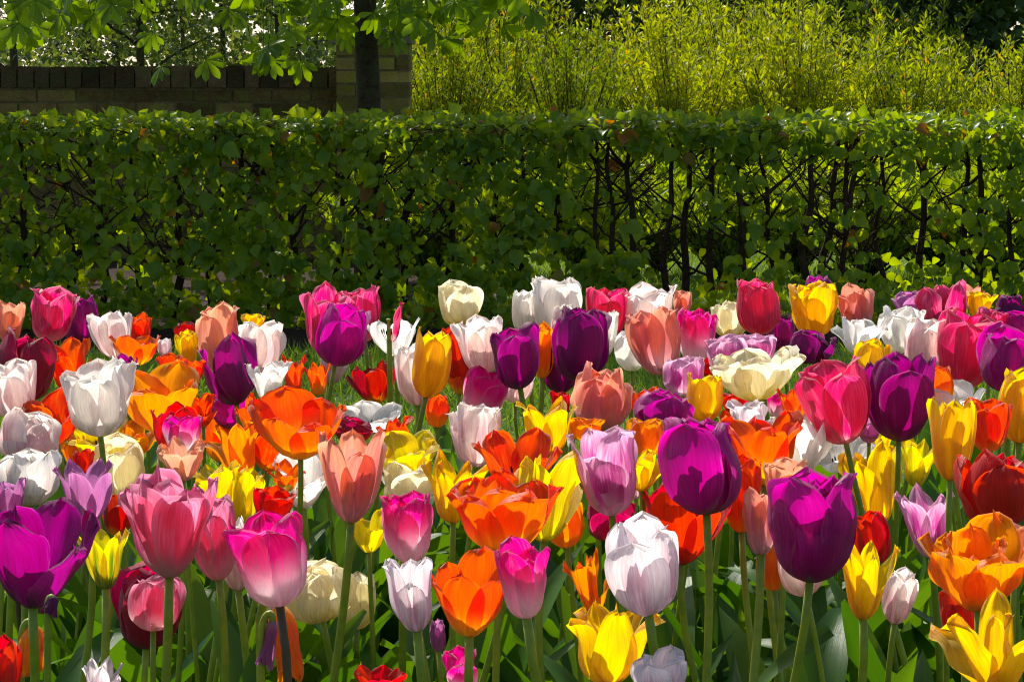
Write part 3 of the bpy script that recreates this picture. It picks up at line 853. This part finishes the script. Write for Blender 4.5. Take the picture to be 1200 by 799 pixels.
300 462 506 40 open orange .12|orange tulip overlapping the left side of the big glowing orange bowl
166 492 530 36 open amber .45|golden tulip beneath the wide open amber tulip's stem
233 462 498 36 open orangered .25|orange-red tulip between the hot pink one and the plump purple tulip's stem
66 484 514 30 open red .35|vermilion tulip just right of the blush pink double
856 482 532 44 open orange .25|orange tulip peeping over the frilled purple one's right shoulder
1034 504 532 26 flare yellow .7|small yellow tulip between barrel-shaped rose red and pointed dark purple ones' stems
1017 488 518 28 goblet mauve .3|mauve tulip sliver between the barrel-shaped rose red and pointed dark purple ones
1194 610 664 48 goblet peach =1.75|peach orange tulip at the right edge above the big open amber one
"""

BX = {"lilac white tulip with a shadow on its front and a curved leaning stem": .09}
PSI = dict(lip=[86, 50, 10, 1, 6, 44], ruffle=[88, 64, 40, 24, 20, 24],
    cup=[86, 54, 13, -3, -13, -26], goblet=[86, 50, 10, 2, -3, -7], flare=[80, 42, 12, 9, 22, 46],
    bowl=[88, 66, 42, 27, 22, 24], face=[86, 62, 33, 19, 15, 16], double=[86, 54, 14, -3, -16, -42],
    open=[86, 58, 30, 20, 26, 34], twist=[82, 46, 15, 10, 22, 40], split=[86, 54, 13, -2, -12, -20], droop=[78, 34, 6, 0, 2, 6])
WID = dict(lip=.40, ruffle=.46, cup=.42, goblet=.42, flare=.36, bowl=.46, face=.5, double=.44, open=.49, twist=.40, split=.42, droop=.36)
TIP = dict(lip=2.4, ruffle=4.0, cup=3.0, goblet=3.4, flare=1.5, bowl=3.4, face=3.2, double=4.2, open=2.6, twist=1.35, split=3.0, droop=2.2)
NT, NU = 21, 15
TT = np.linspace(0, 1, NT); UU = np.linspace(-1, 1, NU)
PF = np.array([(i * NU + j, i * NU + j + 1, (i + 1) * NU + j + 1, (i + 1) * NU + j) for i in range(NT - 1) for j in range(NU - 1)])
PUV = np.array([((u + 1) / 2, t) for t in TT for u in UU])
KN = np.array([0, .12, .34, .6, .84, 1])


def petal(shape, az, inner, rg, length=1.0, dpsi=0.0, wid=None, tip=None):
    k = np.array(PSI[shape], float)
    j = {'lip': 7, 'ruffle': 10, 'cup': 4.5, 'goblet': 6.5, 'flare': 9, 'bowl': 9, 'face': 9, 'double': 9, 'open': 14, 'twist': 14, 'split': 6, 'droop': 9}[shape]
    k = k + rg.normal(0, j, 6) * np.array([0, .3, .5, .8, 1.2, 1.9]) + dpsi * np.array([0, .4, .9, 1, 1, 1])
    fine = np.linspace(0, 1, 65)
    ps = np.radians(np.interp(fine, KN, k))
    ps = np.convolve(np.pad(ps, 4, 'edge'), np.ones(9) / 9, 'valid')
    d = length / 64
    r = np.concatenate([[0], np.cumsum((np.sin(ps[1:]) + np.sin(ps[:-1])) / 2 * d)]) + .035
    z = np.concatenate([[0], np.cumsum((np.cos(ps[1:]) + np.cos(ps[:-1])) / 2 * d)])
    r *= (.85 if inner else 1.0)
    r, z, ps = np.interp(TT, fine, r), np.interp(TT, fine, z), np.interp(TT, fine, ps)
    W = (wid or WID[shape]) * length * rg.uniform(.86, 1.1) * (.94 if inner else 1)
    tp = (tip or TIP[shape]) * rg.uniform(.85, 1.15)
    w = W * (np.clip(TT + .05, 0, 1) ** .62) * np.clip(1 - TT ** tp, 0, 1) ** (.5 if tp > 2 else .75) * (1.06 if tp > 2 else 1.3)
    w = np.maximum(w, .006)
    tight = {'lip': 1.0, 'ruffle': 1.2, 'cup': 1.0, 'goblet': 1.0, 'double': 1.0, 'split': 1.0, 'flare': .8, 'bowl': 1.25, 'face': 1.3, 'open': 1.0, 'twist': .62, 'droop': .7}[shape]
    Rc = np.maximum(r, .09) * tight + .015
    th = UU[None] * (w / Rc)[:, None]
    th = np.clip(th, -1.5, 1.5)
    lat = Rc[:, None] * np.sin(th); inn = Rc[:, None] * (1 - np.cos(th))
    # folds: midrib groove, ruffled rim, curled edges
    a1, p1, p2 = rg.uniform(.6, 1.4), rg.uniform(0, 6.28), rg.uniform(0, 6.28)
    ruf = {'lip': .034, 'ruffle': .05, 'cup': .022, 'goblet': .034, 'flare': .026, 'bowl': .024, 'face': .03, 'double': .035, 'open': .045, 'twist': .045, 'split': .04, 'droop': .04}[shape] * length
    rim = np.clip((TT - .45) / .55, 0, 1)[:, None] ** 1.5
    inn = inn + ruf * a1 * rim * (np.sin(UU * 5.2 + p1)[None] + .6 * np.sin(TT * 14 + p2)[:, None] * (UU ** 2)[None] + .5 * np.sin(UU * 11 + p2)[None])
    inn = inn + ruf * .8 * np.sin(TT * 9 + p1)[:, None] * np.sign(UU)[None] * (np.abs(UU) ** 2)[None] * np.clip(TT * 2, 0, 1)[:, None]
    inn = inn - .012 * length * np.exp(-(UU / .13) ** 2)[None] * (np.sin(np.pi * TT) ** .7)[:, None] * rg.uniform(.4, 1.2)
    curl = rg.uniform(0.2, 1.0) * .05 * length
    inn = inn - curl * (np.abs(UU)[None] ** 5) * np.clip((TT - .25) / .5, 0, 1)[:, None]
    rr = r[:, None] - inn * np.cos(ps)[:, None]
    zz = z[:, None] + inn * np.sin(ps)[:, None]
    zz = zz + rim * .018 * length * np.sin(UU * 7 + p1)[None] * a1
    zz = zz + (TT[:, None] ** 6) * .008 * length * (np.sin(UU * 17 + p2) + .7 * np.sin(UU * 29 + p1))[None]
    twist = rg.normal(0, {'twist': .5, 'flare': .2, 'open': .3, 'split': .18, 'droop': .4}.get(shape, .07)) * TT[:, None] ** 2
    x, y = rr - lat * np.sin(twist), lat * np.cos(twist)
    c, s = math.cos(az), math.sin(az)
    return np.stack([x * c - y * s, x * s + y * c, zz], -1).reshape(-1, 3)


def rot_to(d):
    return np.array(Vector((0, 0, 1)).rotation_difference(Vector(d)).to_matrix())


def bez(p0, p1, p2, p3, n):
    t = np.linspace(0, 1, n)[:, None]
    return (1 - t) ** 3 * p0 + 3 * (1 - t) ** 2 * t * p1 + 3 * (1 - t) * t * t * p2 + t ** 3 * p3


def ptube(pts, rad, seg=8):
    mb = MB(); mb.tube(pts, rad, seg); return mb


def project(P):
    dy = P[:, 1]; dz = P[:, 2] - EYE
    dep = dy * cp - dz * sp; up = dy * sp + dz * cp
    return CX + F * P[:, 0] / dep, CY - F * up / dep


def tulip_leaf(o, rg, hgt, m=M_TLEAF):
    n, k = 15, 7
    t = np.linspace(0, 1, n); u = np.linspace(-1, 1, k)
    L = rg.uniform(.28, .43) * min(1.0, hgt / .46) * (.72 if o.location.y < 1.75 else 1); a = rg.uniform(0, 6.28)
    ps = np.radians(np.interp(t, [0, .3, .7, 1], [rg.uniform(4, 12), rg.uniform(8, 20), rg.uniform(14, 42), rg.uniform(25, 105)]))
    r = .006 + np.concatenate([[0], np.cumsum(np.sin(ps[1:]) * L / (n - 1))]); z = np.concatenate([[0], np.cumsum(np.cos(ps[1:]) * L / (n - 1))]) + rg.uniform(0, .05)
    w = rg.uniform(.017, .030) * np.clip(t + .12, 0, 1) ** .5 * (1 - t ** 2.2) ** .8 * 1.35 + .0008
    ch_ = .55 * (1 - .5 * t)
    p1 = rg.uniform(0, 6.28); wv = rg.uniform(.002, .006)
    inn = (np.abs(u)[None] ** 1.6) * (w * ch_)[:, None] + wv * np.sin(t * 13 + p1)[:, None] * (u ** 2 * np.sign(u))[None]
    rr = r[:, None] - inn * np.cos(ps)[:, None]; zz = z[:, None] + inn * np.sin(ps)[:, None]
    tw = rg.normal(0, .5) * t[:, None] ** 1.5
    lat = w[:, None] * u[None]
    x, y = rr - lat * np.sin(tw), lat * np.cos(tw)
    az = a + rg.normal(0, .2) * t[:, None]
    V = np.stack([x * np.cos(az) - y * np.sin(az), x * np.sin(az) + y * np.cos(az), zz], -1).reshape(-1, 3)
    f = [(i * k + j, i * k + j + 1, (i + 1) * k + j + 1, (i + 1) * k + j) for i in range(n - 1) for j in range(k - 1)]
    uv = np.array([((q + 1) / 2, s) for s in t for q in u])
    mesh_obj("leaf", V, f, m, o, True, uv)


def pistil_parts(o, base, R, s, rg, stam=True, bare=False):
    h = s * (.42 if not bare else .9)
    zz = np.array([0, .1, .6, .9, .93, 1.0]) * h; rad = np.array([.07, .085, .075, .05, .085, .07]) * s * (1 if not bare else .55)
    if bare: rad = np.array([.07, .1, .1, .075, .12, .1]) * s * .8
    ptube((np.stack([0 * zz, 0 * zz, zz], 1) @ R.T) + base, rad, 8).build("pistil", M_PISTIL, o, True)
    for k in range(6 if stam else 0):
        a = k * 1.047 + rg.normal(0, .15); u = np.linspace(0, 1, 5)
        P = np.stack([s * (.07 + .17 * u) * math.cos(a), s * (.07 + .17 * u) * math.sin(a), s * .36 * u], 1)
        mb = ptube((P @ R.T) + base, .012 * s, 5)
        st = mb.build("stamen", M_PISTIL, o, True)
        P2 = np.stack([s * (.24 + .03 * u) * math.cos(a), s * (.24 + .03 * u) * math.sin(a), s * (.34 + .17 * u)], 1)
        ptube((P2 @ R.T) + base, np.array([.012, .026, .028, .024, .01]) * s, 6).build("anther", M_ANTHER, st, True)


GROUP = "tulips growing in the flower bed"
for line in TULIPS.strip().splitlines():
    spec, label = line.split('|')
    q = spec.split()
    cx, yt, yb, w = map(float, q[:4]); shape, colr, ds = q[4:]
    rg = np.random.default_rng(abs(hash((int(cx), int(yt), int(w)))) % (2 ** 31))
    yc = (yt + yb) / 2; b = yb - yt
    if shape in ('open', 'twist', 'flare', 'bowl') and 440 < yc < 640: b *= 1.18; w *= 1.26
    elif yc < 640: b *= 1.04; w *= 1.08
    else: w *= 1.05; b *= 1.02
    d = float(ds[1:]) if ds[0] == '=' else min(3.7, 3000 * .31 / max(yc - 95, 60)) + float(ds)
    C = np.array(at(cx, yc, d))
    sx = rg.normal(0, .038) + BX.get(label, 0); sy = rg.normal(0, .02)
    gx, gy = C[0] + sx, min(max(C[1] + sy, .95), 3.85)
    root = np.array([gx, gy, float(bed_z(gx, gy)) - .004])
    o = empty("tulip", root, label, "tulip", GROUP)
    # bloom axis
    tilt = {'face': 6, 'droop': 165, 'open': 13}.get(shape, 0) + rg.normal(0, 4)
    ta = -math.pi / 2 + rg.normal(0, .35) if shape in ('face', 'open') else rg.uniform(0, 6.28)
    ax = np.array([math.sin(math.radians(tilt)) * math.cos(ta), math.sin(math.radians(tilt)) * math.sin(ta), math.cos(math.radians(tilt))])
    if shape not in ('face', 'open', 'droop'):
        ax = np.array([-sx * 1.2, -sy, 1.0]) + rg.normal(0, .085, 3) * np.array([1, 1, 0]); ax /= np.linalg.norm(ax)
    R = rot_to(ax)
    px2m = d / F
    if shape in ('spent', 'bare'):
        base = np.array(at(cx, yb, d)); s = b * px2m * (1.0 if shape == 'bare' else .62)
        pistil_parts(o, base - root, R, s, rg, shape == 'spent', True)
        if shape == 'spent':
            V = petal('twist', 0.15, False, rg, 1.0, -4) * b * px2m * 1.0
            mesh_obj("petal", V @ R.T + base - root, PF, PM[colr], o, True, PUV)
            V = petal('open', 2.4, False, rg, 1.0, 30)
        axis_base = base
    else:
        az0 = rg.uniform(0, 6.28)
        if shape in ('cup', 'goblet', 'split', 'double', 'lip'):
            az0 = -math.pi / 2 + rg.normal(0, .28)
        pet = []
        for k in range(6):
            inner = k % 2 == 1
            a = az0 + k * math.pi / 3 + rg.normal(0, .06)
            L = rg.normal(1.0, .035 if shape in ('cup', 'goblet') else .06); dp = 0
            if inner: L *= 1.06
            if shape in ('cup', 'goblet', 'double') and rg.random() < .2: dp = rg.uniform(5, 14)
            if shape == 'goblet' and not inner and k == 0 and rg.random() < .4: L *= .88
            if shape == 'split':
                L *= rg.uniform(.84, 1.14); dp = rg.choice([0, 0, 10, -6])
            if shape == 'face':
                front = math.cos(a + math.pi / 2)
                if front > .3: dp, L = 6 * front, L * .93
            if shape == 'open': dp = rg.choice([-14, -6, 0, 8, 20])
            if shape == 'twist': dp = rg.choice([-12, -6, 0, 8, 26], p=[.26, .26, .22, .14, .12])
            if shape == 'bowl': dp = rg.normal(0, 7)
            pet.append(petal(shape, a, inner, rg, L, dp))
        if shape in ('double', 'split', 'ruffle'):
            for k in range(2 if shape == 'split' else 4):
                pet.append(petal(shape, az0 + k * 1.7 + .5, True, rg, rg.uniform(.9, 1.06), -5) * np.array([.78, .78, 1.0]))
        allp = np.concatenate(pet)
        # fit to the bloom's real height and width
        W, H = w * px2m, b * px2m
        if shape in ('face', 'open', 'droop'):
            for it in range(3):
                T = allp @ R.T
                ex = T[:, 0].max() - T[:, 0].min(); ez = T[:, 2].max() - T[:, 2].min()
                kx, kz = W / ex, H / ez
                g = math.sqrt(kx * kz); kr = (kx / kz) ** .35
                A = np.array([g * kr, g * kr, g / kr])
                allp = allp * A; pet = [p * A for p in pet]
        else:
            ex = allp[:, 0].max() - allp[:, 0].min(); ez = allp[:, 2].max() - allp[:, 2].min()
            A = np.array([W / ex, W / ex, H / ez]); pet = [p * A for p in pet]
        T = np.concatenate(pet) @ R.T + C
        for it in range(3):
            u_, v_ = project(T)
            sh_ = np.array([(cx - (u_.max() + u_.min()) / 2) * px2m, 0, -(yc - (v_.max() + v_.min()) / 2) * px2m])
            T = T + sh_; C = C + sh_
        base = C
        for p in pet:
            mesh_obj("petal", p @ R.T + base - root, PF, PM[colr], o, True, PUV)
        if shape in ('bowl', 'face', 'open', 'flare', 'twist', 'ruffle'):
            pistil_parts(o, base - root, R, min(W, H * 1.2) * (.45 if shape == 'face' else .62), rg, shape != 'twist')
        axis_base = base
    # stem
    tipd = axis_base - root + ax * (.004 if shape not in ('spent', 'bare') else 0.002)
    hgt = max(.1, (axis_base - root)[2])
    if shape == 'droop':
        hk = b * px2m * .45
        up = tipd - ax * hk * .2 + np.array([rg.choice([-1, 1]) * hk * .5, 0, -hk * .7])
        P = np.concatenate([bez(np.zeros(3), np.array([0, 0, hgt * .5]), up + np.array([0, 0, -.12]), up, 12)[:-1], bez(up, up + np.array([0, 0, hk]), tipd - ax * hk * .8, tipd, 9)])
    else:
        bend = rg.normal(0, .022, 3) * np.array([1, 1, 0])
        P = bez(np.zeros(3), np.array([0, 0, hgt * .4]) + bend, tipd - ax * hgt * (.3 if label not in BX else .16), tipd, 14)
    r0 = .0029 * rg.uniform(.88, 1.15)
    if b * px2m < .045: r0 *= .75
    dark = rg.random() < .12 and colr in ('hotpink', 'lilacwhite', 'purple', 'crimson') or label.endswith('dark stem')
    ptube(P, np.linspace(r0 * 1.15, r0, len(P)), 9).build("stem", M_DSTEM if dark else M_STEM, o, True)
    for k in range(4 if hgt > .3 else 3):
        tulip_leaf(o, rg, hgt)
